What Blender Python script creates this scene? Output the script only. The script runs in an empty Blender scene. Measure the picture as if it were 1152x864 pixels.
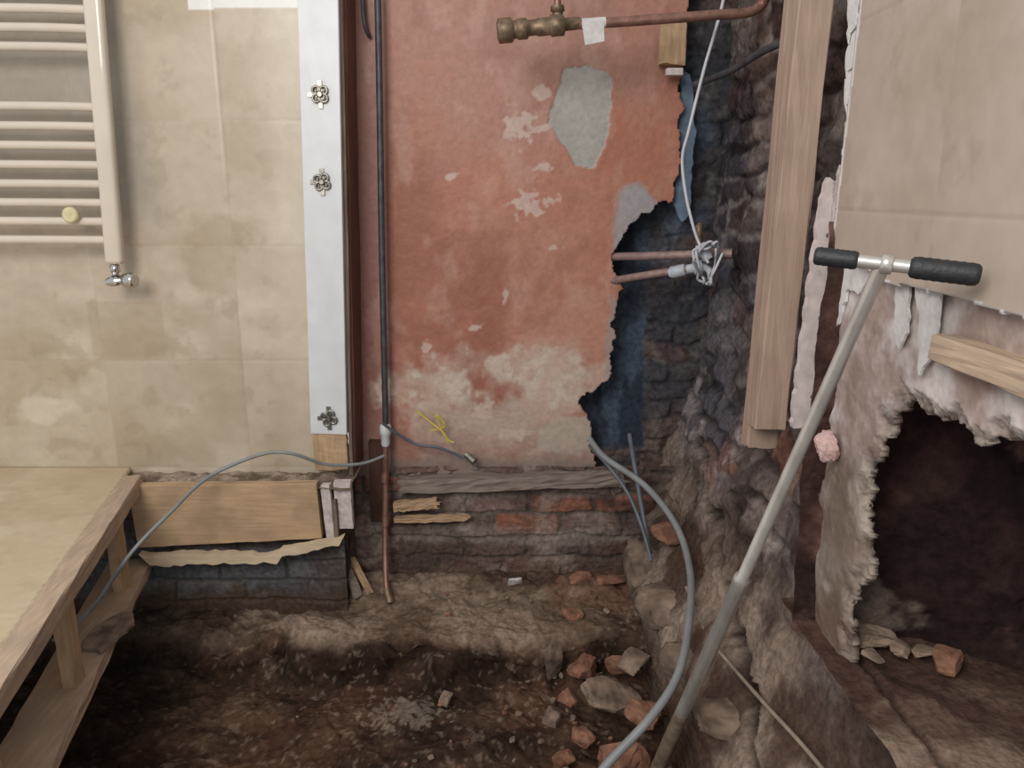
import bpy, math, random
import numpy as np
from mathutils import Vector, Matrix
random.seed(7)
SC=bpy.context.scene
COL=bpy.context.collection
TOP=2.1

# ---------------------------------------------------------------- colour / noise
def c(r,g,b):
    f=lambda x:(x/255/12.92) if x<=10 else ((x/255+.055)/1.055)**2.4
    return np.array([f(r),f(g),f(b)])
def hsh(ix,iy,s=0):
    n=(ix.astype(np.int64)*374761+iy.astype(np.int64)*668265+s*9176+12345)&0x7fffffff
    n=((n^(n>>13))*1274126)&0x7fffffff
    n=((n^(n>>11))*60493)&0x7fffffff
    return ((n^(n>>15))&0xffff)/65535.0
def vn(x,y,s=0):
    ix=np.floor(x);iy=np.floor(y);fx=x-ix;fy=y-iy
    fx=fx*fx*(3-2*fx);fy=fy*fy*(3-2*fy)
    a=hsh(ix,iy,s);b=hsh(ix+1,iy,s);d=hsh(ix,iy+1,s);e=hsh(ix+1,iy+1,s)
    return (a+(b-a)*fx)*(1-fy)+(d+(e-d)*fx)*fy
def fbm(x,y,sc=1,o=5,s=0):
    t=0;a=.5;n=0
    for k in range(o):
        an=.4+k*1.1;ca,sa=math.cos(an),math.sin(an)
        t=t+a*vn((x*ca+y*sa)*sc+k*7.3,(y*ca-x*sa)*sc-k*3.1,s+k);n+=a;a*=.55;sc*=2.03
    return t/n
def sstep(a,b,x):
    t=np.clip((x-a)/(b-a),0,1);return t*t*(3-2*t)
def mix(a,b,m):
    return a+(b-a)*np.asarray(m)[...,None]
def brk(x,z,bl=.225,bh=.075,s=0,m=.008):
    r=np.floor(z/bh);xx=x+(np.mod(r,2))*bl*.5+(hsh(r,r*0,s+3)-.5)*bl*.3
    k=np.floor(xx/bl);lx=xx-k*bl;lz=z-r*bh
    e=np.minimum(np.minimum(lx,bl-lx),np.minimum(lz,bh-lz))
    return sstep(m*.3,m*1.8,e),hsh(k,r,s)
def inpoly(x,y,poly):
    r=np.zeros(x.shape,bool);n=len(poly)
    for i in range(n):
        x1,y1=poly[i];x2,y2=poly[(i+1)%n]
        if y1==y2: continue
        r^=((y1>y)!=(y2>y))&(x<(x2-x1)*(y-y1)/(y2-y1)+x1)
    return r
def blob(x,y,cx,cy,rx,ry,s=0,wob=.5,sc=30,soft=.1):
    d=np.hypot((x-cx)/rx,(y-cy)/ry)+(fbm(x,y,sc,4,s)-.5)*2*wob
    return 1-sstep(.95-soft,.95+soft,d)

# ---------------------------------------------------------------- materials
def newmat(name):
    m=bpy.data.materials.new(name);m.use_nodes=True;nt=m.node_tree
    return m,nt,nt.nodes['Principled BSDF']
def noise_bump(nt,bs,sc,strg,vec=None,dist=.004,det=8):
    n=nt.nodes.new('ShaderNodeTexNoise');n.inputs['Scale'].default_value=sc;n.inputs['Detail'].default_value=det
    if vec:nt.links.new(vec,n.inputs['Vector'])
    b=nt.nodes.new('ShaderNodeBump');b.inputs['Strength'].default_value=strg;b.inputs['Distance'].default_value=dist
    nt.links.new(n.outputs['Fac'],b.inputs['Height']);nt.links.new(b.outputs[0],bs.inputs['Normal'])
    return n
def relmat(name,rough=.9,sc=60,amt=.35,bsc=120,bst=.5,spec=.3):
    m,nt,bs=newmat(name);N=nt.nodes;L=nt.links
    a=N.new('ShaderNodeAttribute');a.attribute_name='Col'
    tc=N.new('ShaderNodeTexCoord')
    n=N.new('ShaderNodeTexNoise');n.inputs['Scale'].default_value=sc;n.inputs['Detail'].default_value=10;n.inputs['Roughness'].default_value=.65
    L.new(tc.outputs['Object'],n.inputs['Vector'])
    mr=N.new('ShaderNodeMapRange');mr.inputs[1].default_value=.3;mr.inputs[2].default_value=.7
    mr.inputs[3].default_value=1-amt;mr.inputs[4].default_value=1+amt
    L.new(n.outputs['Fac'],mr.inputs[0])
    v=N.new('ShaderNodeVectorMath');v.operation='SCALE'
    L.new(a.outputs['Color'],v.inputs[0]);L.new(mr.outputs[0],v.inputs['Scale'])
    L.new(v.outputs[0],bs.inputs['Base Color'])
    bs.inputs['Roughness'].default_value=rough;bs.inputs['Specular IOR Level'].default_value=spec
    noise_bump(nt,bs,bsc,bst,tc.outputs['Object'])
    return m
def plain(name,col,rough=.5,metal=0,amt=.15,sc=40,bst=.1,stretch=(1,1,1),col2=None,spec=.5):
    m,nt,bs=newmat(name);N=nt.nodes;L=nt.links
    tc=N.new('ShaderNodeTexCoord');mp=N.new('ShaderNodeMapping');mp.inputs['Scale'].default_value=stretch
    L.new(tc.outputs['Object'],mp.inputs[0])
    n=N.new('ShaderNodeTexNoise');n.inputs['Scale'].default_value=sc;n.inputs['Detail'].default_value=8
    L.new(mp.outputs[0],n.inputs['Vector'])
    r=N.new('ShaderNodeValToRGB');r.color_ramp.elements[0].position=.32;r.color_ramp.elements[1].position=.68
    c0=np.array(col)*(1-amt);c1=np.clip(np.array(col)*(1+amt),0,1) if col2 is None else np.array(col2)
    r.color_ramp.elements[0].color=(*c0,1);r.color_ramp.elements[1].color=(*c1,1)
    L.new(n.outputs['Fac'],r.inputs[0]);L.new(r.outputs[0],bs.inputs['Base Color'])
    bs.inputs['Roughness'].default_value=rough;bs.inputs['Metallic'].default_value=metal;bs.inputs['Specular IOR Level'].default_value=spec
    if bst: noise_bump(nt,bs,sc*2,bst,mp.outputs[0])
    return m
def wood(name,col,axis,amt=.18,dirt=None,bst=.25):
    m,nt,bs=newmat(name);N=nt.nodes;L=nt.links
    st=[13,13,13];st['XYZ'.index(axis)]=1.0
    tc=N.new('ShaderNodeTexCoord');mp=N.new('ShaderNodeMapping');mp.inputs['Scale'].default_value=st
    L.new(tc.outputs['Object'],mp.inputs[0])
    n=N.new('ShaderNodeTexNoise');n.inputs['Scale'].default_value=8;n.inputs['Detail'].default_value=8;n.inputs['Distortion'].default_value=.3
    L.new(mp.outputs[0],n.inputs['Vector'])
    r=N.new('ShaderNodeValToRGB');r.color_ramp.elements[0].position=.3;r.color_ramp.elements[1].position=.7
    r.color_ramp.elements[0].color=(*(np.array(col)*(1-amt)),1);r.color_ramp.elements[1].color=(*np.clip(np.array(col)*(1+amt),0,1),1)
    L.new(n.outputs['Fac'],r.inputs[0])
    n2=N.new('ShaderNodeTexNoise');n2.inputs['Scale'].default_value=11;n2.inputs['Detail'].default_value=10
    L.new(tc.outputs['Object'],n2.inputs['Vector'])
    r2=N.new('ShaderNodeValToRGB');r2.color_ramp.elements[0].position=.42;r2.color_ramp.elements[1].position=.7
    L.new(n2.outputs['Fac'],r2.inputs[0])
    mx=N.new('ShaderNodeMixRGB');mf=N.new('ShaderNodeMath');mf.operation='MULTIPLY';mf.inputs[1].default_value=.65
    L.new(r2.outputs[0],mf.inputs[0]);L.new(mf.outputs[0],mx.inputs[0]);L.new(r.outputs[0],mx.inputs[1])
    d=dirt if dirt is not None else np.array(col)*.62
    mx.inputs[2].default_value=(*d,1);L.new(mx.outputs[0],bs.inputs['Base Color'])
    bs.inputs['Roughness'].default_value=.85;bs.inputs['Specular IOR Level'].default_value=.25
    noise_bump(nt,bs,18,bst,mp.outputs[0])
    return m
M_plaster=relmat('painted_plaster',.55,45,.14,90,.3,.4)
M_tile=relmat('travertine_tile',.35,25,.07,60,.06,.5)
M_stone=relmat('old_masonry',.95,60,.42,90,.9,.12)
M_earth=relmat('earth',1.0,50,.42,70,.9,.06)
M_white=plain('white_gloss_paint',c(212,213,214),.38,0,.05,15,.05)
M_whited=plain('dirty_white_paint',c(200,186,182),.6,0,.2,30,.3)
M_rad=plain('cream_enamel',c(212,200,184),.12,0,.04,10,0)
M_chrome=plain('chrome',c(200,198,195),.12,1,.05,10,0)
M_steel=plain('zinc_steel',c(150,145,136),.35,.9,.3,60,.1)
M_tool=plain('worn_steel_tube',c(192,188,182),.28,.6,.16,30,.12,(1,1,.15))
M_rust=plain('muddy_steel',c(138,122,104),.6,.3,.35,40,.4)
M_rubber=plain('black_rubber_grip',c(34,36,38),.55,0,.2,90,.3)
M_copper=plain('tarnished_copper',c(146,108,94),.45,.45,.25,40,.2)
M_dustpipe=plain('dusty_copper_pipe',c(150,126,120),.55,.25,.25,40,.3)
M_pvc=plain('white_plastic_fitting',c(184,190,198),.5,0,.15,30,.1)
M_brass=plain('aged_brass',c(128,108,88),.5,.5,.35,60,.3)
M_iron=plain('dark_iron_pipe',c(74,74,78),.5,.3,.35,30,.3)
M_cable=plain('grey_cable_sheath',c(132,134,134),.5,0,.12,20,.1)
M_cabdk=plain('dark_grey_cable',c(92,98,104),.5,0,.2,20,.1)
M_cabw=plain('white_cable_sheath',c(198,198,204),.45,0,.1,20,.05)
M_cabt=plain('muddy_cable_sheath',c(150,136,120),.6,0,.2,30,.1)
M_yg=plain('yellow_earth_sleeve',c(200,180,70),.5,0,.1,50,.05)
M_foam=plain('pink_insulation',c(200,168,162),.9,0,.15,40,.6)
M_board=plain('gypsum_edge',c(204,200,198),.9,0,.12,40,.5)
M_blue=plain('blue_grey_board',c(104,122,140),.85,0,.25,30,.4)
M_brickr=plain('broken_brick',c(118,78,60),.95,0,.3,30,.8,(1,1,1),c(160,116,92))
M_rubb=plain('dusty_rubble',c(112,94,80),.95,0,.35,25,.8,(1,1,1),c(154,132,114))
M_ridge=plain('dusty_footing_stone',c(100,82,68),.95,0,.35,18,.9,(1,1,1),c(148,128,110))
pine=c(184,154,122);dust=c(160,142,126)
WX=wood('pine_timber_x',pine,'X',.12);WY=wood('dusty_pine_y',c(184,160,138),'Y',.12,dust);WZ=wood('pine_timber_z',pine,'Z')
WPX=wood('pale_pine_x',c(210,188,158),'X',.14);WSZ=wood('rough_stud_timber',c(164,140,124),'Z',.08,c(146,124,112))
WDX=wood('grey_old_timber_x',c(138,124,114),'X',.25);WDZ=wood('grey_old_timber_z',c(124,108,96),'Z',.25)
WRZ=wood('red_brown_batten',c(122,82,72),'Z',.12,c(98,68,60));WBZ=wood('dark_brown_batten',c(80,56,48),'Z',.2)

# ---------------------------------------------------------------- relief surfaces
def surf(name,P,C,mat,keep=None,thick=0,smooth=True):
    m,n,_=P.shape
    if keep is None: keep=np.ones((m,n),bool)
    idx=np.arange(m*n).reshape(m,n)
    fk=keep[:-1,:-1]&keep[1:,:-1]&keep[:-1,1:]&keep[1:,1:]
    q=np.stack([idx[:-1,:-1],idx[:-1,1:],idx[1:,1:],idx[1:,:-1]],-1)[fk]
    used=np.zeros(m*n,bool);used[q.ravel()]=True
    rm=np.cumsum(used)-1;q=rm[q]
    V=P.reshape(-1,3)[used];CC=np.broadcast_to(C,P.shape).reshape(-1,3)[used]
    me=bpy.data.meshes.new(name)
    me.vertices.add(len(V));me.vertices.foreach_set('co',V.astype(np.float32).ravel())
    me.loops.add(q.size);me.loops.foreach_set('vertex_index',q.astype(np.int32).ravel())
    me.polygons.add(len(q));me.polygons.foreach_set('loop_start',(np.arange(len(q))*4).astype(np.int32))
    try: me.polygons.foreach_set('loop_total',np.full(len(q),4,np.int32))
    except Exception: pass
    me.update(calc_edges=True)
    at=me.color_attributes.new('Col','FLOAT_COLOR','POINT')
    at.data.foreach_set('color',np.concatenate([np.clip(CC,0,1),np.ones((len(CC),1))],1).astype(np.float32).ravel())
    me.polygons.foreach_set('use_smooth',np.full(len(q),smooth))
    me.materials.append(mat)
    ob=bpy.data.objects.new(name,me);COL.objects.link(ob)
    if thick:
        md=ob.modifiers.new('thickness','SOLIDIFY');md.thickness=thick;md.offset=-1
    return ob
def grid(a0,a1,b0,b1,res):
    na=int(abs(a1-a0)/res)+2;nb=int(abs(b1-b0)/res)+2
    A,B=np.meshgrid(np.linspace(a0,a1,na),np.linspace(b0,b1,nb));return A,B

# ---------------------------------------------------------------- mesh builder
class MB:
    def __init__(s): s.v=[];s.f=[];s.mi=[];s.sm=[];s.mats=[]
    def mid(s,m):
        if m not in s.mats: s.mats.append(m)
        return s.mats.index(m)
    def add(s,vs,fs,mat,smooth=False):
        o=len(s.v);k=s.mid(mat);s.v+= [tuple(v) for v in vs]
        for f in fs: s.f.append([i+o for i in f]);s.mi.append(k);s.sm.append(smooth)
    def sweep(s,pts,r,mat,seg=12,sub=6,caps=True,smooth_path=True):
        pts=[Vector(p) for p in pts]
        rr=r if isinstance(r,(list,tuple)) else [r]*len(pts)
        P=[];R=[]
        if smooth_path and len(pts)>2:
            for i in range(len(pts)-1):
                p0=pts[max(i-1,0)];p1=pts[i];p2=pts[i+1];p3=pts[min(i+2,len(pts)-1)]
                for k in range(sub):
                    t=k/sub
                    P.append(.5*((2*p1)+(p2-p0)*t+(2*p0-5*p1+4*p2-p3)*t*t+(3*p1-p0-3*p2+p3)*t**3));R.append(rr[i]+(rr[i+1]-rr[i])*t)
            P.append(pts[-1]);R.append(rr[-1])
        else: P=pts;R=list(rr)
        T=[(P[min(i+1,len(P)-1)]-P[max(i-1,0)]).normalized() for i in range(len(P))]
        for i in range(len(T)):
            if T[i].length<.5:T[i]=T[i-1]
        n=T[0].orthogonal().normalized();vs=[];fs=[]
        for i,p in enumerate(P):
            n=(n-T[i]*n.dot(T[i])).normalized();b=T[i].cross(n)
            for k in range(seg):
                a=2*math.pi*k/seg;vs.append(p+(n*math.cos(a)+b*math.sin(a))*R[i])
        for i in range(len(P)-1):
            for k in range(seg):
                fs.append([i*seg+k,i*seg+(k+1)%seg,(i+1)*seg+(k+1)%seg,(i+1)*seg+k])
        s.add(vs,fs,mat,True)
        if caps: s.add(vs[:seg],[list(range(seg))[::-1]],mat);s.add(vs[-seg:],[list(range(seg))],mat)
    def lathe(s,p0,p1,prof,mat,seg=20):
        p0=Vector(p0);p1=Vector(p1);s.sweep([p0+(p1-p0)*t for t,_ in prof],[r for _,r in prof],mat,seg,1,True,False)
    def beam(s,p0,p1,w,h,mat,up=(0,0,1),cuts=10,jit=.0015,broken=(0,0),taper=1):
        p0=Vector(p0);p1=Vector(p1);d=(p1-p0);L=d.length;d.normalize()
        up=Vector(up);side=d.cross(up).normalized();u=side.cross(d).normalized()
        b=min(w,h)*.06;sec=[]
        for sx,sy in((1,1),(-1,1),(-1,-1),(1,-1)):
            cs=[(sx*(w/2),sy*(h/2-b)),(sx*(w/2-b),sy*(h/2))]
            if sx*sy<0: cs=cs[::-1]
            sec+=cs
        S=[]
        for i in range(8):
            a=sec[i];e=sec[(i+1)%8];S.append(a)
            if math.hypot(a[0]-e[0],a[1]-e[1])>b*3:
                for t in(.25,.5,.75):S.append((a[0]+(e[0]-a[0])*t,a[1]+(e[1]-a[1])*t))
        n=len(S);vs=[]
        for i in range(cuts+1):
            t=i/cuts
            for (x,y) in S:
                l=L*t
                if i==0 and broken[0]: l+=random.uniform(0,broken[0])
                if i==cuts and broken[1]: l-=random.uniform(0,broken[1])
                k=1+(taper-1)*t
                vs.append(p0+d*l+side*(x+random.uniform(-jit,jit))+u*(y*k+random.uniform(-jit,jit)))
        fs=[]
        for i in range(cuts):
            for k in range(n): fs.append([i*n+k,i*n+(k+1)%n,(i+1)*n+(k+1)%n,(i+1)*n+k])
        fs.append(list(range(n))[::-1]);fs.append([cuts*n+k for k in range(n)])
        s.add(vs,fs,mat)
    def lump(s,cen,size,mat,rot=None,seed=0,rough=.25,boxy=.6,n=7,smooth=False):
        cen=Vector(cen);rot=rot or Matrix.Rotation(0,3,'Z');rnd=random.Random(seed)
        off=[Vector((rnd.uniform(-1,1),rnd.uniform(-1,1),rnd.uniform(-1,1))).normalized() for _ in range(7)]
        cut=[rnd.uniform(.62,.95) for _ in off];vs=[];idx={}
        fs=[]
        def pt(p):
            q=p.copy();m=max(abs(q.x),abs(q.y),abs(q.z));sp=p.normalized()
            q=(q/m)*boxy+sp*(1-boxy)
            for o,k in zip(off,cut):
                dd=q.dot(o)
                if dd>k*(1.0): q-=o*(dd-k)
            q+=Vector((rnd.uniform(-1,1),rnd.uniform(-1,1),rnd.uniform(-1,1)))*rough*.18
            return cen+rot@Vector((q.x*size[0]/2,q.y*size[1]/2,q.z*size[2]/2))
        for ax in range(3):
            for sg in(-1,1):
                for i in range(n):
                    for j in range(n):
                        cor=[]
                        for (di,dj) in((0,0),(1,0),(1,1),(0,1)):
                            a=-n+2*(i+di);b=-n+2*(j+dj)
                            p=[0,0,0];p[ax]=sg*n;p[(ax+1)%3]=a;p[(ax+2)%3]=b
                            key=tuple(p)
                            if key not in idx: idx[key]=len(vs);vs.append(pt(Vector(p)/n))
                            cor.append(idx[key])
                        fs.append(cor if sg>0 else cor[::-1])
        s.add(vs,fs,mat,smooth)
    def plate(s,poly,axis,pos,th,mat,jag=.004,step=.015):
        pts=[]
        for i in range(len(poly)):
            a=Vector(poly[i]);b=Vector(poly[(i+1)%len(poly)]);k=max(1,int((b-a).length/step))
            for t in range(k):
                p=a+(b-a)*t/k;pts.append((p.x+random.uniform(-jag,jag),p.y+random.uniform(-jag,jag)))
        n=len(pts)
        def m(p,o):
            if axis=='Y':return(p[0],pos+o,p[1])
            if axis=='X':return(pos+o,p[0],p[1])
            return(p[0],p[1],pos+o)
        vs=[m(p,0) for p in pts]+[m(p,th) for p in pts]
        fs=[list(range(n)),[n+i for i in range(n)][::-1]]+[[i,(i+1)%n,n+(i+1)%n,n+i] for i in range(n)]
        s.add(vs,fs,mat)
    def make(s,name,parent=None):
        me=bpy.data.meshes.new(name);me.from_pydata(s.v,[],s.f)
        for m in s.mats: me.materials.append(m)
        me.polygons.foreach_set('material_index',s.mi);me.polygons.foreach_set('use_smooth',s.sm)
        me.update()
        import bmesh
        bm=bmesh.new();bm.from_mesh(me);bmesh.ops.recalc_face_normals(bm,faces=bm.faces);bm.to_mesh(me);bm.free()
        ob=bpy.data.objects.new(name,me);COL.objects.link(ob)
        if parent: ob.parent=parent
        return ob
def empty(name):
    e=bpy.data.objects.new(name,None);COL.objects.link(e);e.empty_display_size=.05;return e

# ================================================================= CAMERA
cd=bpy.data.cameras.new('camera');cd.sensor_width=36;cd.lens=27.03;cd.clip_start=.02
cam=bpy.data.objects.new('camera',cd);cam.location=(0,0,.9);cam.rotation_euler=(math.radians(90-14),0,0)
COL.objects.link(cam);SC.camera=cam

# ================================================================= WALL BACK (red plaster)
X,Z=grid(-.56,.60,-.09,TOP,.004)
edge=[(.548,3),(.548,1.478),(.545,1.27),(.54,.875),(.466,.855),(.395,.789),(.339,.687),(.363,.598),(.352,.45),(.350,.353),(.337,.258),(.285,.225),(.246,.194),(.25,.155),(.289,.113),(.299,-.2)]
poly=[(-.7,-.2),(-.7,3)]+edge
wx=X+(fbm(X,Z,28,4,1)-.5)*.05;wz=Z+(fbm(X,Z,28,4,2)-.5)*.05
keep=inpoly(wx,wz,poly)
C=np.broadcast_to(c(174,116,96),X.shape+(3,)).copy()
n1=fbm(X,Z,3.5,5,3);n2=fbm(X,Z,14,5,4);n3=fbm(X,Z,60,4,5)
C=mix(C,c(152,96,77),sstep(.40,.68,n1)*.9)
C=mix(C,c(188,138,118),sstep(.45,.72,fbm(X,Z*.8,4,6,6))*.7)
C=mix(C,c(170,106,81),sstep(.05,.35,X)*.6*sstep(.4,.7,Z)*(1-sstep(1.1,1.3,Z)))
C=mix(C,c(148,104,95),(1-sstep(-.42,-.405,X))*.9)
C=mix(C,c(170,132,118),blob(X,Z,.0,1.4,.45,.33,11,.7,7,.5)*.6)
C=mix(C,c(196,162,146),sstep(.54,.72,fbm(X*1.4,Z*.9,9,7,12))*.3)
C=mix(C,c(142,92,75),sstep(.54,.74,fbm(X,Z,7,7,13))*.4)
zz=Z+(n1-.5)*.4
band=(1-sstep(.22,.50,zz+.08*np.abs(X)))*sstep(-.40,-.34,X)
er=sstep(.38,.64,fbm(X,Z,9,7,21)+.34*(band-.55)+.14*(n3-.5))
C=mix(C,c(192,168,152),er*band*.85)
fine=sstep(.44,.6,fbm(X,Z,30,6,27))
C=mix(C,c(202,186,170),blob(X,Z,-.28,.25,.17,.07,22,.9,14,.3)*.9*(.45+.55*fine))
C=mix(C,c(202,186,170),blob(X,Z,.06,.30,.28,.09,23,1.3,10,.35)*.85*(.35+.65*fine))
C=mix(C,c(152,118,106),(1-sstep(.02,.18,Z+(n2-.5)*.12))*.6*(1-fine*.5))
C=mix(C,c(178,164,150),blob(X,Z,.22,.06,.12,.07,24,.5,14,.15)*.85)
C=mix(C,c(182,166,152),blob(X,Z,-.1,.13,.24,.07,28,1.1,14,.25)*.6)
C=mix(C,c(132,118,108),(1-sstep(-.05,.02,Z+(n2-.5)*.06))*.85)
pat=inpoly(X+(n2-.5)*.04,Z+(fbm(X,Z,20,4,8)-.5)*.04,[(.165,1.28),(.23,1.29),(.305,1.27),(.32,1.13),(.29,1.02),(.26,.965),(.21,.98),(.15,1.05),(.115,1.13),(.13,1.2)])
C=mix(C,c(166,160,152)*(0.88+.24*n2[...,None]),pat*1.)
for (bx,bz,rx,rz,s) in[(.07,.86,.06,.04,31),(.085,1.2,.03,.02,32),(-.30,.375,.018,.022,33),(.02,1.11,.04,.05,34),(-.02,.56,.008,.03,35),(-.1,.16,.04,.03,36),(.1,1.1,.02,.015,37),(.14,.72,.02,.012,38),(-.2,.95,.02,.012,39),(.0,.07,.05,.02,40),(.1,.98,.03,.012,42),(-.12,.45,.02,.012,43)]:
    C=mix(C,c(198,174,162),blob(X,Z,bx,bz,rx,rz,s,1.4,45,.25)*.8)
gr=blob(X,Z,.40,.80,.10,.12,45,.5,12)*sstep(.31,.35,X+(Z-.7)*-.1)
C=mix(C,c(156,156,158),gr*.85)
C=mix(C,c(160,148,142),blob(X,Z,.345,.40,.02,.2,46,.5,20)*.7)
hgt=(n2-.5)*.004-pat*.003-er*band*.0015+(n3-.5)*.001
P=np.stack([X,2.6-hgt,Z],-1)
surf('wall_back',P,C,M_plaster,keep,.022)

def brickcol(id_,X,Z,a,b,d):
    C=mix(np.broadcast_to(a,X.shape+(3,)),b,sstep(.3,.8,id_));return mix(C,d,sstep(.8,.83,id_))
X,Z=grid(.15,.80,-.6,TOP,.006)
m,i=brk(X+(fbm(X,Z,7,4,50)-.5)*.11,Z+(fbm(X,Z,7,4,51)-.5)*.09,s=3)
slot=(1-sstep(.47,.50,X+(fbm(X,Z,8,4,54)-.5)*.06))*sstep(-.06,-.02,Z)*(1-sstep(.78,.84,Z))
C=brickcol(i,X,Z,c(80,74,76),c(94,82,78),c(98,76,68))
C=mix(C*.5,C,m*.7+.3)
C=mix(C,c(62,66,74),sstep(.35,.6,fbm(X,Z,5,5,57))*.6)
C=mix(C,c(96,110,126),blob(X,Z,.56,1.05,.12,.3,52,.6,12,.3)*.6)  # bluish light cast near the corner, painted into the masonry
C=mix(C,c(130,122,116),sstep(.54,.70,fbm(X,Z,10,7,55))*.5)
C=mix(C,mix(c(52,60,72),c(76,88,102),sstep(.4,.65,fbm(X*2,Z*.5,10,5,56))),slot)  # dark slot behind the hole, bluish light cast painted into its colour
P=np.stack([X,2.76-(m*.008*(1-slot)+(fbm(X,Z,12,6,53)-.5)*(.06-.05*slot)),Z],-1)
surf('wall_masonry_back',P,C,M_stone)
mb=MB();mb.plate([(-.6,2.60),(1.2,2.60),(1.2,2.85),(-.6,2.85)],'Z',TOP-.4,.02,WDX,0,.2);mb.make('cavity_light_blocker')  # unseen plate added to keep overhead light out of the cavity

# footing wall under the red plaster
X,Z=grid(-.64,.64,-.56,-.05,.004)
m,i=brk(X+.06+(fbm(X,Z,8,4,60)-.5)*.05,Z+.005+(fbm(X,Z,8,4,61)-.5)*.035,s=8,m=.007)
C=brickcol(i,X,Z,c(102,84,78),c(128,104,94),c(134,92,76))
C=mix(c(92,82,76),C,m)
C=mix(C,c(156,142,132),sstep(.5,.7,fbm(X,Z,7,7,62))*.6)
C=mix(C,c(66,55,52),sstep(.45,.62,fbm(X*1.,Z*2,4,7,63))*.75)
C=mix(C,c(132,120,112),blob(X,Z,.0,-.30,.7,.03,67,.8,10,.3)*.55)
C=mix(C,c(124,112,104),blob(X,Z,.0,-.14,.7,.03,68,.8,10,.3)*.5)
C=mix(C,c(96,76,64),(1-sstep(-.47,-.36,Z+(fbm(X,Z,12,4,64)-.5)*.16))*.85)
step=(1-sstep(-.268,-.252,Z+(fbm(X,Z,6,4,66)-.5)*.03))*.04
P=np.stack([X,2.60-step-(m*.007+(fbm(X,Z,12,6,65)-.5)*.040),Z],-1)
surf('wall_footing_back',P,C,M_stone)
X,Z=grid(-1.75,-.56,-.56,-.02,.0045)
m,i=brk(X+(fbm(X,Z,8,3,70)-.5)*.04,Z+(fbm(X,Z,8,3,71)-.5)*.02,s=12,m=.005)
C=brickcol(i,X,Z,c(90,90,92),c(116,112,110),c(124,112,104))
C=mix(C*.6,C,m);C=mix(C,c(76,64,58),sstep(.42,.65,fbm(X,Z,6,6,72))*.75)
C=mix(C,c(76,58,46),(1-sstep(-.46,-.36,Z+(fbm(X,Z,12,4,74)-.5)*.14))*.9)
P=np.stack([X,2.37-(m*.006+(fbm(X,Z,14,5,73)-.5)*.025),Z],-1)
surf('wall_footing_left',P,C,M_stone)
Yg,Z=grid(2.62,2.37,-.56,-.05,.006)
n=fbm(Yg,Z,16,5,75)
surf('wall_footing_return',np.stack([-.565+(n-.5)*.02,Yg,Z],-1),mix(c(70,62,58),c(104,94,88),sstep(.4,.7,n)),M_stone)

# ================================================================= SIDE MASONRY (right)
prof=np.array([(-.70,.415),(-.34,.42),(-.27,.45),(-.15,.535),(.05,.59),(.3,.66),(.6,.70),(2.2,.715)])
Yg,Z=grid(2.80,.35,-.70,TOP,.006)
Xb=np.interp(Z,prof[:,0],prof[:,1])
wY=Yg+(fbm(Yg,Z,5,4,80)-.5)*.18;wZ=Z+(fbm(Yg,Z,5,4,81)-.5)*.14
m,i=brk(wY,wZ,.24,.095,82,.011)
low=1-sstep(-.12,.12,Z+(fbm(Yg,Z,5,4,78)-.5)*.15)
rough=sstep(.38,.6,fbm(Yg,Z,4,4,79))
mort=(1-m)
m=1-mort*(.25+.75*rough)*(1-.8*low)
C=brickcol(i,Yg,Z,c(94,82,80),c(122,108,102),c(124,90,76))
C=mix(C,c(84,86,98),blob(Yg,Z,2.45,.45,.4,.45,83,.5,6,.4)*.5)
C=mix(C,c(92,104,122),blob(Yg,Z,2.65,1.1,.22,.4,76,.5,6,.4)*.6)  # same bluish light cast painted on the side wall by the corner
C=mix(C,c(82,57,46),sstep(.95,1.25,Z+(fbm(Yg,Z,5,4,77)-.5)*.2)*.75)
C=mix(C,c(164,152,146),sstep(.50,.66,fbm(Yg,Z,7,8,84))*.6*(1-.6*sstep(1.,1.2,Z)))
C=mix(C,c(56,46,45),sstep(.46,.60,fbm(Yg,Z,4,8,85))*.8)
C=mix(C*.38,C,m)
C=mix(C,c(156,146,140),mort*(1-rough)*(1-low)*.5)
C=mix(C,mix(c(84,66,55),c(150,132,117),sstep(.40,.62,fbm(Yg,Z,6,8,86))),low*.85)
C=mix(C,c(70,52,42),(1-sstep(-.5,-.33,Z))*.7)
crack=np.abs(Z-(.02+(Yg-2.2)*.32)+(fbm(Yg,Z,6,5,87)-.5)*.14)
ck=(1-sstep(.008,.028,crack))*(1-sstep(2.6,2.7,Yg))
C=mix(C,c(26,20,18),ck*.85)
nbig=(fbm(Yg,Z,6,7,88)-.5)*.085*(1-low)+(fbm(Yg*.6,Z*1.4,5,7,96)-.5)*.09*low
h=m*.012+nbig+(fbm(Yg,Z,40,4,89)-.5)*.010-ck*.04
h=h*(1-.45*(Yg<1.5)*1.)
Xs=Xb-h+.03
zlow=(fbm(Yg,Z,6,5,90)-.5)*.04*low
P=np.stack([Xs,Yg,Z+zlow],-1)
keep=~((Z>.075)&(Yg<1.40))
surf('wall_masonry_right',P,C,M_stone,keep)

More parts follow.
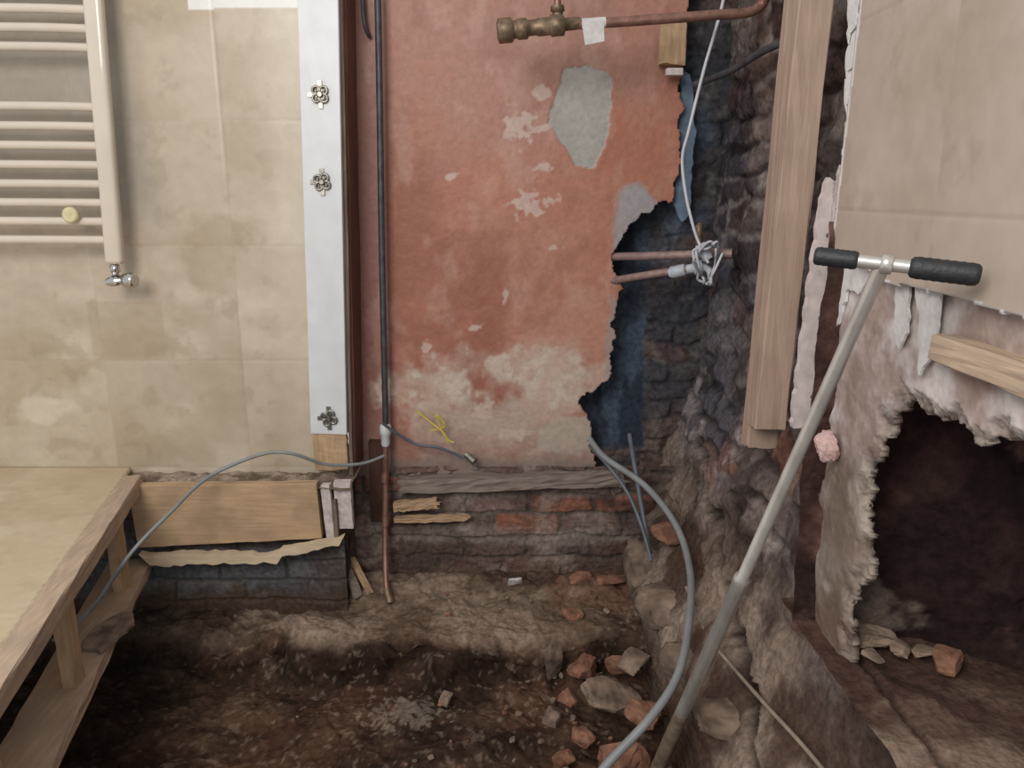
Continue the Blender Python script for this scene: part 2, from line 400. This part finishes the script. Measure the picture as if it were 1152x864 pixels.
mb=MB()
for k,(p,s,ma) in enumerate([((.470,2.40,-.34),(.17,.24,.20),M_ridge),((.51,2.3,-.17),(.11,.13,.05),M_brickr),((.475,2.05,-.31),(.14,.26,.12),M_ridge),
    ((.485,1.78,-.30),(.13,.2,.10),M_ridge),((.495,1.52,-.27),(.12,.20,.08),M_ridge),((.455,2.22,-.36),(.12,.14,.12),M_ridge)]):
    mb.lump(p,s,ma,Matrix.Rotation(.3*k,3,'Z'),k+50,.3,.3,10,True)
mb.make('footing_stones')
mb=MB();mb.sweep([(.50,2.0,-.20),(.505,1.77,-.21),(.515,1.60,-.18),(.53,1.40,-.14),(.548,1.22,-.105),(.555,1.0,-.06)],.0045,M_cabt,8,6);mb.make('muddy_cable')

# ================================================================= RIGHT WALL plaster + tiles + fireplace
Yg,Z=grid(1.52,.30,.00,.92,.003)
poly=[(1.46,1.2),(1.46,.50),(1.37,.46),(1.375,.36),(1.40,.27),(1.43,.19),(1.40,.08),(1.34,.03),(1.28,-.02),(1.225,.02),(1.22,.12),(1.23,.19),(1.20,.26),(1.19,.33),(1.215,.40),(1.205,.46),(1.165,.56),(1.12,.60),(1.09,.585),(1.06,.60),(1.03,.575),(.99,.60),(.95,.585),(.86,.615),(.8,.60),(.6,.63),(.2,.62),(.2,1.2)]
wy=Yg+(fbm(Yg,Z,22,4,91)-.5)*.05;wz=Z+(fbm(Yg,Z,22,4,92)-.5)*.05
keep=inpoly(wy,wz,poly)
n=fbm(Yg,Z,12,6,93)
C=mix(c(170,152,144),c(200,190,186),sstep(.4,.62,n));C=mix(C,c(138,116,106),sstep(.50,.68,fbm(Yg,Z,7,8,94))*.75)
C=mix(C,mix(c(122,106,94),c(168,154,142),sstep(.4,.62,fbm(Yg,Z,14,7,95))),(1-sstep(.40,.52,Z+(n-.5)*.1))*.85);C=mix(C,c(108,88,74),(1-sstep(.1,.25,Z+(n-.5)*.2))*.75)
# chipped, dirty rim round the opening: plaster slopes back towards the broken edge
er=(fbm(Yg,Z,30,4,97)-.5)*.03
rim=np.zeros(Yg.shape)
for k in range(1,5):
    dd=.006*k
    ins=inpoly(wy-dd+er,wz-dd*.9+er,poly)&inpoly(wy-dd*.2+er,wz-dd+er,poly)
    rim+=(~ins)*.25
C=mix(C,mix(c(96,80,70),c(150,136,124),sstep(.4,.6,fbm(Yg,Z,40,5,98))),rim*.85)
P=np.stack([.594-(n-.5)*.014+rim*.014,Yg,Z],-1)
surf('wall_right',P,C,M_plaster,keep,.014)

def tilecol(A,Z,seed,base,dark,lite,ja,jz,tw,th,st=1.):
    C=np.broadcast_to(base,A.shape+(3,)).copy()
    ka=np.floor((A-ja)/tw);kz=np.floor((Z-jz)/th);hh=hsh(ka,kz,seed)
    C=C*(0.95+.09*hh[...,None])
    oz=hh*9
    C=mix(C,lite,sstep(.44,.72,fbm(A+oz,Z*1.6,4,7,seed+1))*.6)
    C=mix(C,dark,sstep(.46,.74,fbm(A+3+oz,Z*1.4,3,8,seed+2))*.55*st)
    C=mix(C,dark*.8,sstep(.60,.72,fbm(A+oz,Z,16,7,seed+3))*.3*st)
    la=(A-ja)-ka*tw;lz=(Z-jz)-kz*th
    e=np.minimum(np.minimum(la,tw-la)*1.8,np.minimum(lz,th-lz));g=1-sstep(.001,.0032,e)
    C=mix(C,base*.8,g*.35);return C,g
Yg,Z=grid(1.45,.30,.70,TOP,.0035)
poly=[(1.372,3),(1.372,1.205),(1.387,.864),(1.391,.80),(1.30,.785),(1.165,.765),(.986,.768),(.848,.762),(.2,.764),(.2,3)]
keep=inpoly(Yg+(fbm(Yg,Z,40,3,101)-.5)*.010,Z+(fbm(Yg,Z,40,3,102)-.5)*.008,poly)
C,g=tilecol(Yg,Z,103,c(176,162,149),c(154,137,121),c(190,179,168),1.06,.87,.45,.30,.8)
edgew=1-inpoly(Yg+.012,Z-.004,poly)*1.
C=mix(C,c(216,212,210),edgew)
P=np.stack([.568+g*.001,Yg,Z],-1)
surf('wall_tiles_right',P,C,M_tile,keep,.020)

mb=MB()
mb.beam((.585,1.02,.698),(.585,.30,.698),.045,.036,WY,broken=(.01,0));mb.make('nogging_timber')
mb=MB()
mb.plate([(1.175,.775),(1.13,.775),(1.12,.70),(1.14,.67),(1.16,.70)],'X',.583,.004,M_board,.003,.01)
mb.plate([(1.11,.775),(1.04,.775),(1.03,.70),(1.045,.67),(1.065,.65),(1.075,.69),(1.085,.73)],'X',.578,.004,M_board,.003,.01)
mb.plate([(1.39,.81),(1.20,.785),(1.19,.765),(1.25,.765),(1.30,.73),(1.34,.74),(1.37,.66),(1.40,.68)],'X',.584,.006,M_board,.004,.012)
mb.make('torn_lining_paper')
mb=MB()
for k in range(5):
    z0=1.24-.05*k
    mb.plate([(1.44+random.uniform(-.01,.01),z0),(1.40,z0+.01),(1.385,z0-.07),(1.42,z0-.09)],'X',.575+.004*k,.002,M_board,.006,.012)
mb.make('torn_plastic_sheet')
mb=MB()
mb.plate([(.590,.90),(.60,.93),(.615,.91),(.622,.95),(.640,.92),(.648,.70),(.640,.47),(.61,.44),(.572,.43),(.575,.6),(.582,.75)],'Y',1.50,.02,M_whited,.0025,.012)
for z in(.82,.66,.5): mb.lathe((.607,1.502,z),(.607,1.496,z),[(0,.006),(1,.004)],M_steel,10)
mb.make('painted_lining_board')
mb=MB();mb.lump((.572,1.33,.452),(.05,.05,.06),M_foam,None,3,.35,.1,8);mb.make('insulation_foam')

st=empty('wall_stud_timber')
mb=MB();mb.beam((.582,1.575,TOP),(.545,1.575,.415),.066,.05,WSZ,up=(0,1,0),cuts=20);mb.make('stud_front',st)
mb=MB();mb.beam((.585,1.625,TOP),(.548,1.625,.352),.066,.045,WSZ,up=(0,1,0),cuts=20,broken=(0,.01));mb.make('stud_rear',st)

# fireplace recess
A,Z=grid(.56,1.15,.05,.85,.006)
n=fbm(A,Z,6,7,110)
C=mix(c(58,40,37),c(92,66,57),sstep(.4,.62,n));C=mix(C,c(32,24,24),sstep(.44,.64,fbm(A,Z*.6,4,7,111))*.85)
C=mix(C,c(122,92,82),sstep(.56,.7,fbm(A,Z,9,7,119))*.5)
C=mix(C,c(124,110,100),blob(A,Z,.66,.13,.08,.05,114,.8,20,.2)*.6)
P=np.stack([A,1.385-(A-.56)*.55-((n-.5)*.07+(fbm(A,Z,22,5,112)-.5)*.02),Z],-1)
surf('wall_fireplace_back',P,C,M_stone)
Yg,Z=grid(1.2,.2,.05,.85,.012);n=fbm(Yg,Z,9,5,115)
surf('wall_fireplace_side',np.stack([1.12+(n-.5)*.03,Yg,Z],-1),mix(c(36,27,26),c(68,50,44),sstep(.4,.6,n)),M_stone)
A,B=grid(.56,1.15,.25,1.45,.007);n=fbm(A,B,8,7,116)
C=mix(c(104,84,72),c(142,122,106),sstep(.42,.65,n));C=mix(C,c(70,50,42),sstep(.46,.64,fbm(A,B,4,7,117))*.8)
gv=1-sstep(.004,.010,np.abs(A-.635+(fbm(B,A,6,3,118)-.5)*.03))
C=mix(C,c(60,46,40),gv*.6)
surf('floor_hearth',np.stack([A,B,.085+(n-.5)*.04-gv*.010],-1),C,M_stone)
mb=MB();mb.plate([(.6,.25),(1.15,.25),(1.15,1.42),(.6,1.42)],'Z',.84,.03,M_rubb,.002,.1);mb.make('ceiling_fireplace_lintel')
mb=MB()
for k,(x,y,s) in enumerate([(.66,1.25,.05),(.70,1.23,.035),(.64,1.20,.03),(.735,1.215,.03),(.76,1.19,.05),(.67,1.28,.06)]):
    mb.lump((x,y,.105),(s*1.4,s,s*.5),M_brickr if k==4 else M_rubb,Matrix.Rotation(k,3,'Z'),k+5)
mb.make('stone_rubble')

# ================================================================= LEFT WALL TILES
X,Z=grid(-2.3,-.585,-.06,TOP,.005)
C,g=tilecol(X,Z,120,c(188,173,152),c(166,147,120),c(206,195,175),-.88,.37,.45,.37)
C=mix(C,c(160,140,112),blob(X,Z,-.93,.68,.09,.12,125,1.2,12,.4)*.5)
C=mix(C,c(164,144,118),((X>-1.36)&(X<-1.12)&(Z>.38)&(Z<.56))*.35)
C=mix(C,c(214,202,183),blob(X,Z,-1.55,.2,.12,.04,127,.9,16,.3)*.6)
C=mix(C,c(206,196,178),(sstep(-.80,-.70,X))*.35)
C=mix(C,c(224,222,216),((Z>1.425+.02*(X+.7))&(X>-.95))*1.)
C=mix(C,c(150,143,134),(1-sstep(-1.15,-1.05,X+(Z-1)*.1))*sstep(.7,.9,Z)*.6)
P=np.stack([X,2.45+g*.001,Z],-1)
surf('wall_left',P,C,M_tile,None,.02)

X,B=grid(-2.3,-.85,.2,2.45,.008)
bx=-1.235+(2.33-B)*.233
C,g=tilecol(X,B,130,c(202,183,152),c(186,163,130),c(216,202,178),-1.6,2.1,.6,.6)
P=np.stack([X,B,0*X-g*.001],-1)
surf('floor',P,C,M_tile,X<bx-.02,.02)

# ================================================================= POST (painted door lining)
st=empty('door_lining_post')
mb=MB();mb.beam((-.536,2.425,TOP),(-.602,2.425,.13),.118,.03,M_white,up=(0,1,0),cuts=16,jit=.0006);mb.make('painted_face',st)
mb=MB();mb.beam((-.478,2.445,TOP),(-.540,2.445,-.02),.012,.03,WDZ,up=(0,1,0),cuts=16);mb.beam((-.473,2.53,TOP),(-.535,2.53,-.02),.010,.15,WRZ,up=(0,1,0),cuts=16);mb.make('reveal_edge',st)
mb=MB();mb.beam((-.602,2.43,.13),(-.60,2.43,0.0),.11,.03,WZ,up=(0,1,0),broken=(0,.01));mb.make('bare_foot',st)
mb=MB();mb.beam((-.60,2.325,-.012),(-.59,2.325,-.205),.03,.03,M_whited,up=(0,1,0))
mb.beam((-.548,2.335,-.005),(-.545,2.335,-.165),.055,.03,M_whited,up=(0,1,0))
mb.beam((-.572,2.31,-.06),(-.57,2.31,-.21),.014,.02,WDZ,up=(0,1,0));mb.make('packing_blocks',st)
def bracket(x,z,tilt=0,s=1.):
    mb=MB();y=2.404
    for a in(45,135,225,315):
        ax=math.cos(math.radians(a+tilt))*.014*s;az=math.sin(math.radians(a+tilt))*.014*s
        ring=[(x+ax+.010*s*math.cos(t),y,z+az+.010*s*math.sin(t)) for t in np.linspace(0,2*math.pi,13)]
        mb.sweep(ring,.0034*s,M_steel,8,3)
        mb.lathe((x+ax,y+.003,z+az),(x+ax,y-.004,z+az),[(0,.0045),(.7,.0045),(1,.002)],M_steel,10)
    mb.lathe((x,y+.005,z),(x,y-.007,z),[(0,.009*s),(.7,.009*s),(1,.006*s)],M_steel,14)
    mb.beam((x-.034*s,y+.003,z),(x+.012,y+.003,z),.004,.012*s,M_steel,up=(0,0,1),cuts=2,jit=0)
    mb.beam((x,y+.002,z-.036*s),(x,y+.002,z+.036*s),.012*s,.004,M_steel,up=(0,1,0),cuts=2,jit=0)
    return mb
for x,z,t in[(-.566,1.18,0),(-.575,.93,10),(-.597,.185,20)]: bracket(x,z,t,1.1).make('hinge_bracket')

# ================================================================= TOWEL RADIATOR
st=empty('towel_radiator')
mb=MB()
for xt,xb in((-1.165,-1.205),(-1.80,-1.84)):
    d=Vector((xb-xt,0,-.97))
    sec=[(.027*math.copysign(abs(math.cos(a))**.55,math.cos(a)),.017*math.copysign(abs(math.sin(a))**.7,math.sin(a))) for a in np.linspace(0,2*math.pi,25)[:-1]]
    vs=[];k=len(sec)
    for t in(0,.02,1-.01,1):
        sc=.8 if t in(0,1) else 1
        for a,b in sec: vs.append((xt+d.x*t+a*sc,2.355+b*sc,1.66+d.z*t))
    fs=[[i*k+j,i*k+(j+1)%k,(i+1)*k+(j+1)%k,(i+1)*k+j] for i in range(3) for j in range(k)]
    fs+= [list(range(k)),[3*k+j for j in range(k)]]
    mb.add(vs,fs,M_rad,True)
mb.make('side_rails',st)
mb=MB()
zs=[1.56,1.51,1.46,1.40,1.35,1.30]+[1.14-.0543*k for k in range(8)]
for z in zs: mb.sweep([(-1.84,2.365,z+.004),(-1.65,2.35,z+.004),(-1.35,2.35,z+.002),(-1.19,2.365,z)],.0125,M_rad,14,6)
mb.make('rungs',st)
mb=MB();x,z=-1.208,.64
mb.lathe((x,2.355,.70),(x,2.355,.655),[(0,.009),(.3,.009),(.3,.014),(.8,.014),(.8,.010),(1,.010)],M_chrome)
mb.lump((x,2.355,z),(.04,.035,.035),M_chrome,None,1,0,.15,8)
mb.lathe((x-.028,2.35,z-.006),(x+.03,2.35,z),[(0,.010),(.2,.015),(.6,.015),(.7,.011),(1,.011)],M_chrome)
mb.lathe((x+.03,2.35,z),(x+.066,2.335,z+.002),[(0,.013),(.1,.022),(.8,.023),(1,.016)],M_chrome)
mb.lathe((x-.01,2.35,z),(x-.01,2.44,z),[(0,.008),(1,.008)],M_chrome)
mb.make('valve',st)
mb=MB();mb.lathe((-1.305,2.35,.835),(-1.305,2.318,.835),[(0,.014),(.5,.014),(.55,.024),(.9,.023),(1,.018)],plain('cream_knob',c(214,202,160),.35),24);mb.make('wall_bracket_knob',st)

# ================================================================= JOIST & FRAME (left)
mb=MB();mb.beam((-1.22,2.315,-.115),(-.62,2.315,-.095),.035,.215,WX,cuts=14,taper=.88);mb.make('floor_joist')
mb=MB();mb.plate([(-1.20,-.235),(-.95,-.232),(-.80,-.235),(-.72,-.21),(-.60,-.19),(-.54,-.175),(-.56,-.20),(-.66,-.225),(-.74,-.24),(-.76,-.262),(-.95,-.265),(-1.17,-.275)],'Y',2.27,.03,WPX,.005,.02)
mb.make('broken_plywood_edge')
X,B=grid(-1.7,-.52,2.30,2.56,.006);n=fbm(X,B,18,5,140)
surf('floor_edge_mortar',np.stack([X,B,-.018+(n-.5)*.03],-1),mix(c(114,98,86),c(162,146,130),sstep(.4,.65,n)),M_stone)

st=empty('timber_ladder_frame')
dx=.233
def fr(y,off=0,z=0): return (-1.235+(2.33-y)*dx+off,y,z)
mb=MB();mb.beam(fr(2.34,.01,-.012),fr(.5,.01,-.012),.058,.05,WY,cuts=24);mb.make('top_rail',st)
mb=MB();mb.beam(fr(2.32,-.025,-.29),fr(.5,-.025,-.29),.13,.035,WY,cuts=24,jit=.003);mb.make('bottom_rail',st)
mb=MB()
for yy in(2.12,1.66,1.2): mb.beam(fr(yy,-.0,-.04),fr(yy,.0,-.28),.035,.045,WZ,up=(0,1,0))
mb.make('uprights',st)
mb=MB();mb.plate([(-1.14,1.80),(-1.07,1.78),(-1.05,1.92),(-1.10,2.0),(-1.15,1.9)],'Z',-.270,.010,M_rubb,.004,.02);mb.make('tile_offcut')

# ================================================================= GROUND (pit)
ya=np.concatenate([np.linspace(-1.2,1.2,60,endpoint=False),np.linspace(1.2,1.95,120,endpoint=False),np.linspace(1.95,2.35,160,endpoint=False),np.linspace(2.35,2.75,70)])
xa=np.concatenate([np.linspace(-2.3,-1.35,50,endpoint=False),np.linspace(-1.35,.75,400)])
X,B=np.meshgrid(xa,ya)
eb=2.19+(fbm(X,0*X,4,4,153)-.5)*.20+(fbm(X,B,7,3,151)-.5)*.10
led=sstep(-.08,.03,B-eb)
led2=sstep(0,.10,B-(2.38+(fbm(X,0*X,6,4,155)-.5)*.15))*.025
Zc=-.625+led*.145+led2
S=B+1.3*Zc              # distance measured along the slope, so texture is not stretched on the bank
n1=fbm(X,S,3,6,150);n2=fbm(X,S,10,5,154);n3=fbm(X,S,45,4,152)
Zg=Zc+(n1-.5)*.09+(n2-.5)*.055+(n3-.5)*.013
Yd=B-(fbm(X,S,9,6,163)-.5)*.10*np.clip(1-np.abs(led-.5)*1.6,0,1)
C=mix(c(78,60,48),c(106,84,68),sstep(.4,.65,n2))
C=mix(C,c(48,36,30),sstep(.46,.64,n1)*.8)
C=mix(C,c(104,74,58),sstep(.5,.7,fbm(X,S,6,6,161))*.4)
Lc=mix(c(106,88,74),c(140,122,106),sstep(.38,.64,fbm(X,S,6,7,156)))
Lc=mix(Lc,c(72,54,44),sstep(.46,.64,fbm(X,S,4,7,157))*.8)
C=mix(C,Lc,sstep(.6,1.,led))
C=mix(C,c(34,25,21),np.clip(1-np.abs(led-.35)/.45,0,1)*.85*sstep(.25,.55,fbm(X,S,5,5,164)+.1))  # shadow under the ledge lip, painted into the bank colour
C=mix(C,c(148,130,114),(sstep(.66,.72,fbm(X,S,50,3,158)))*.35)
C=mix(C,c(156,142,128),blob(X,S,-.32,1.98-.8,.09,.06,159,1.8,70,.1)*.4)
C=mix(C,c(126,92,74),blob(X,B,.32,2.42,.17,.12,160,.9,12,.3)*.5)
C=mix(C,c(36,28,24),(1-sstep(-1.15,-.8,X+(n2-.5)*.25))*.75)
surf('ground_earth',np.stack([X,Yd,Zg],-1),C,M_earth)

# rubble
mb=MB();rnd=random.Random(11)
def R(a,b=0,g=0): return Matrix.Rotation(a,3,'Z')@Matrix.Rotation(b,3,'X')@Matrix.Rotation(g,3,'Y')
items=[((.13,2.12,-.52),(.06,.03,.16),M_rubb,R(.3,.3,-.15)),((.225,2.10,-.53),(.09,.07,.07),M_brickr,R(.5,.2,.3)),((.325,2.11,-.52),(.08,.05,.05),M_brickr,R(0,.1,0)),
((.29,1.98,-.545),(.17,.12,.07),M_rubb,R(.5,.5,.2)),((.385,1.89,-.53),(.11,.12,.07),M_brickr,R(1,.3,.4)),((.30,1.72,-.56),(.14,.09,.08),M_brickr,R(.2,.3)),
((.35,1.60,-.54),(.12,.10,.08),M_rubb,R(.1,.2)),((.01,2.47,-.44),(.05,.012,.045),M_board,R(.2,.5)),((.20,2.30,-.46),(.08,.05,.03),M_brickr,R(2)),
((.12,1.93,-.57),(.06,.05,.04),M_rubb,R(1)),((-.2,2.02,-.58),(.04,.04,.03),M_rubb,R(1)),((.20,1.85,-.58),(.08,.06,.05),M_brickr,R(1.5,.3)),((.37,2.08,-.5),(.09,.08,.05),M_rubb,R(.8)),((.24,2.5,-.44),(.1,.06,.03),M_brickr,R(.2)),((.35,2.47,-.43),(.10,.06,.03),M_brickr,R(-.3)),
((.17,2.00,-.57),(.06,.05,.04),M_brickr,R(.9,.2)),((.14,1.78,-.59),(.06,.05,.04),M_brickr,R(.4))]
for k,(p,s,ma,r) in enumerate(items): mb.lump(p,s,ma,r,k+1,.22,.75,7)
for k in range(120):
    x=rnd.gauss(.2,.35);y=rnd.uniform(1.55,2.50)
    if x>.36 or x<-1.1 or (x<-.38 and x>-.5): continue
    z=(-.47 if y>2.28 else -.60)+.01;s=rnd.uniform(.006,.018)
    mb.lump((x,y,z),(s*1.4,s,s*.8),rnd.choice([M_rubb,M_rubb,M_brickr]),R(rnd.uniform(0,6)),k+99,.3,.6,3)
mb.make('brick_rubble')

mb=MB();mb.beam((-.41,2.575,-.112),(.42,2.575,-.085),.06,.05,WDX,cuts=20,jit=.004,broken=(.02,.05));mb.make('sole_plate_timber')
mb=MB();mb.beam((-.42,2.55,-.185),(-.25,2.55,-.17),.03,.032,WX,broken=(0,.06),jit=.004);mb.beam((-.42,2.55,-.235),(-.14,2.55,-.225),.03,.016,WX,broken=(0,.07),jit=.003);mb.make('broken_joist_ends')
mb=MB();mb.beam((-.478,2.585,.05),(-.482,2.585,-.25),.055,.03,WBZ,up=(0,1,0));mb.make('brown_batten')

# ================================================================= PIPES
mb=MB()
mb.sweep([(-.390,2.54,TOP),(-.402,2.54,1.66),(-.412,2.54,1.2),(-.425,2.54,.7),(-.436,2.54,.10)],.0105,M_iron,12,6)
mb.lathe((-.437,2.54,.125),(-.439,2.54,.045),[(0,.014),(.1,.020),(.45,.020),(.5,.016),(.9,.016),(1,.012)],M_white)
mb.sweep([(-.439,2.54,.05),(-.444,2.535,-.1),(-.447,2.50,-.28),(-.44,2.44,-.42),(-.425,2.40,-.465)],.0105,M_copper)
for z in(-.05,-.2): mb.lathe((-.443,2.535-.03*(z<-.1),z),(-.445,2.53-.03*(z<-.1),z-.035),[(0,.013),(1,.013)],M_copper,12)
mb.lathe((-.436,2.42,-.435),(-.42,2.395,-.475),[(0,.014),(1,.014)],M_brass,12)
mb.make('rising_pipe')
mb=MB();mb.sweep([(-.446,2.57,TOP),(-.454,2.57,1.66),(-.458,2.57,1.47),(-.454,2.57,1.40),(-.444,2.59,1.37)],.006,M_iron);mb.make('pipe_stub_upper')

y=2.3
st=empty('copper_supply_pipe_with_valve')
k=2.3/2.45
def Pp(x,z,yy=y): return (x*k,yy,.9+(z-.9)*k)
mb=MB()
mb.sweep([Pp(.17,1.378),Pp(.35,1.388),Pp(.60,1.405),Pp(.68,1.41),Pp(.715,1.42),Pp(.735,1.44),(.70,2.26,1.46),(.705,2.24,1.50)],.0135,M_copper,14,6)
mb.make('pipe',st)
mb=MB()
mb.lathe(Pp(-.045,1.36),Pp(.20,1.383),[(0,.020),(.02,.033),(.18,.033),(.20,.024),(.24,.024),(.25,.028),(.36,.028),(.38,.021),(.47,.021),(.5,.024),(.64,.024),(.65,.029),(.80,.029),(.82,.017),(.95,.017),(1,.015)],M_brass,8)
mb.lathe(Pp(.135,1.375),Pp(.133,1.43),[(0,.02),(.4,.02),(.45,.014),(.7,.014),(.72,.020),(1,.018)],M_brass,8)
mb.sweep([Pp(.133,1.42),Pp(.131,1.75)],.010,M_copper)
mb.make('brass_valve',st)
mb=MB()
mb.lathe(Pp(.205,1.380),Pp(.275,1.384),[(0,.0150),(1,.0150)],M_board,16)
mb.plate([(.205*k,.9+.482*k),(.27*k,.9+.487*k),(.27*k,.9+.43*k),(.215*k,.9+.42*k)],'Y',y-.016,.001,M_board,.001,.02);mb.make('tape_flag',st)

mb=MB();mb.sweep([(.56,2.5,1.22),(.62,2.35,1.235),(.66,2.2,1.26),(.69,2.1,1.27)],.010,M_iron);mb.make('pipe_stub_masonry')
mb=MB()
mb.sweep([(.30,2.66,.685),(.45,2.52,.70),(.60,2.44,.712),(.67,2.40,.715)],.0135,M_dustpipe)
mb.lathe((.605,2.435,.712),(.68,2.395,.717),[(0,.016),(.1,.020),(.4,.020),(.45,.016),(1,.016)],M_dustpipe,8)
mb.sweep([(.28,2.68,.59),(.42,2.52,.635),(.55,2.44,.665)],.0125,M_dustpipe)
mb.lathe((.50,2.465,.650),(.60,2.43,.675),[(0,.014),(.1,.020),(.45,.020),(.5,.015),(.7,.015),(.75,.025),(1,.022)],M_pvc,8)
mb.sweep([(.59,2.44,.70),(.580,2.43,.78),(.585,2.44,.80)],.012,M_brass)
mb.sweep([(.60,2.43,.675),(.615,2.40,.66),(.62,2.40,.62)],.011,M_pvc)
mb.lathe((.58,2.40,.745),(.605,2.39,.70),[(0,.018),(.5,.022),(1,.016)],M_pvc,10)
mb.make('old_pipe_stubs')

mb=MB()
mb.sweep([(.64,2.42,2.0),(.62,2.42,1.62),(.61,2.42,1.44),(.565,2.42,1.25),(.53,2.42,1.08),(.515,2.42,1.0),(.53,2.42,.90),(.55,2.41,.82),(.57,2.40,.76),(.60,2.37,.69)],.0050,M_cabw,8,8)
rnd=random.Random(4)
for j in range(5):
    a=rnd.uniform(0,6);pts=[(.590+.034*math.cos(a+t)+rnd.uniform(-.014,.014),2.355+.02*math.sin(2*t+a),.695+.058*math.sin(a+t*1.0)+rnd.uniform(-.012,.012)) for t in np.linspace(0,5.2,8)]
    mb.sweep(pts,.0042,M_cabw if j!=2 else M_cabdk,8,6)
mb.make('hanging_white_cable')
mb=MB();mb.beam((.495,2.56,1.42),(.495,2.56,1.28),.08,.035,WZ,up=(0,1,0),broken=(0,.015));mb.beam((.50,2.535,1.27),(.50,2.535,1.25),.05,.03,M_whited,up=(0,1,0),cuts=2);mb.make('timber_block')
mb=MB();mb.plate([(.548,1.29),(.575,1.27),(.60,1.1),(.595,.95),(.60,.84),(.57,.80),(.545,.86)],'Y',2.64,.02,M_blue,.004,.015);mb.make('lining_board_edge')

# ================================================================= CABLES
mb=MB()
mb.sweep([(.27,2.54,.07),(.315,2.46,.03),(.43,2.34,-.022),(.50,2.176,-.085),(.505,1.99,-.14),(.455,1.77,-.175),(.398,1.625,-.229),(.317,1.54,-.285),(.21,1.486,-.37),(.12,1.42,-.45),(0,1.3,-.57)],.0105,M_cable,12,8)
mb.make('grey_hose')
mb=MB()
mb.sweep([(.27,2.56,.04),(.33,2.44,.0),(.385,2.38,-.07),(.42,2.30,-.15),(.44,2.22,-.23)],.006,M_cabdk,10,8)
mb.sweep([(.40,2.5,.10),(.41,2.4,.0),(.43,2.34,-.13),(.445,2.27,-.23)],.008,M_cabdk,10,8)
mb.make('cable_bundle')
mb=MB()
mb.sweep([(-1.23,1.83,-.264),(-1.20,1.86,-.255),(-1.15,1.93,-.20),(-1.06,1.97,-.073),(-.99,2.08,.0),(-.95,2.2,.04),(-.885,2.26,.07),(-.764,2.27,.112),(-.68,2.28,.105),(-.60,2.34,.05),(-.50,2.40,.03),(-.43,2.45,.04)],.0055,M_cable,10,8)
mb.make('grey_floor_cable')
mb=MB()
mb.sweep([(-.44,2.50,.14),(-.40,2.52,.10),(-.33,2.54,.05),(-.26,2.54,.04),(-.17,2.55,.0)],.005,M_cabdk,8,8)
mb.sweep([(-.33,2.55,.17),(-.28,2.54,.13),(-.24,2.53,.10),(-.22,2.53,.07),(-.20,2.53,.06)],.0035,M_yg,8,8)
mb.sweep([(-.28,2.54,.10),(-.23,2.53,.12),(-.26,2.53,.16),(-.24,2.53,.10),(-.22,2.53,.06)],.003,M_yg,8,8)
mb.lathe((-.16,2.55,0.01),(-.13,2.53,-.01),[(0,.012),(1,.014)],M_steel)
mb.make('bonding_wire')
mb=MB();mb.beam((-.60,2.47,-.32),(-.53,2.40,-.46),.03,.015,WDX,broken=(.01,.01));mb.beam((-.565,2.47,-.34),(-.49,2.42,-.46),.02,.015,WX,broken=(.01,.01))
mb.make('timber_splinters')

# ================================================================= T-HANDLE BAR
st=empty('steel_bar_with_t_handle')
top=Vector((.455,.955,.808));bot=Vector((.366,1.64,-.50))
d=(bot-top)
mb=MB()
mb.lathe(top-d*.008,bot+d*.06,[(0,.0085),(.008,.0095),(.42,.0105),(.422,.0145),(.432,.0155),(.44,.0145),(.90,.0155)],M_tool,20)
mb.lathe(top+d*.80,bot+d*.06,[(0,.0155),(.3,.017),(1,.017)],M_rust,20)
mb.make('shaft',st)
l=Vector((.385,.985,.822));r=Vector((.545,.905,.806))
mb=MB();mb.lathe(l,r,[(0,.0085),(1,.0085)],M_tool,16)
mb.lathe(l+(r-l)*.42,l+(r-l)*.50,[(0,.010),(.1,.0125),(.9,.0125),(1,.010)],M_tool,16);mb.make('cross_bar',st)
mb=MB()
ridg=lambda R_:[(0,R_*.7),(.04,R_*.95)]+[(t,R_*(1+(.03 if k%2 else -.02))) for k,t in enumerate(np.linspace(.08,.92,15))]+[(.96,R_*.95),(1,R_*.7)]
mb.lathe(l-(r-l)*.01,l+(r-l)*.28,ridg(.0115),M_rubber,20)
mb.lathe(l+(r-l)*.60,r+(r-l)*.02,ridg(.0135),M_rubber,20)
mb.make('rubber_grips',st)

# ================================================================= LIGHT
w=bpy.data.worlds.new('world');SC.world=w;w.use_nodes=True;nt=w.node_tree
bg=nt.nodes['Background'];bg.inputs[0].default_value=(.94,.96,1.0,1);bg.inputs[1].default_value=.66
def area(name,loc,tgt,size,power,col):
    l=bpy.data.lights.new(name,'AREA');l.shape='RECTANGLE';l.size=size[0];l.size_y=size[1];l.energy=power;l.color=col
    o=bpy.data.objects.new(name,l);o.location=loc;o.rotation_euler=(Vector(tgt)-Vector(loc)).to_track_quat('-Z','Y').to_euler();COL.objects.link(o)
area('window_light',(-1.0,-.7,2.0),(.1,2.4,.2),(1.2,1.2),62,(1,.965,.91))
SC.view_settings.view_transform='Standard'
SC.view_settings.look='None'
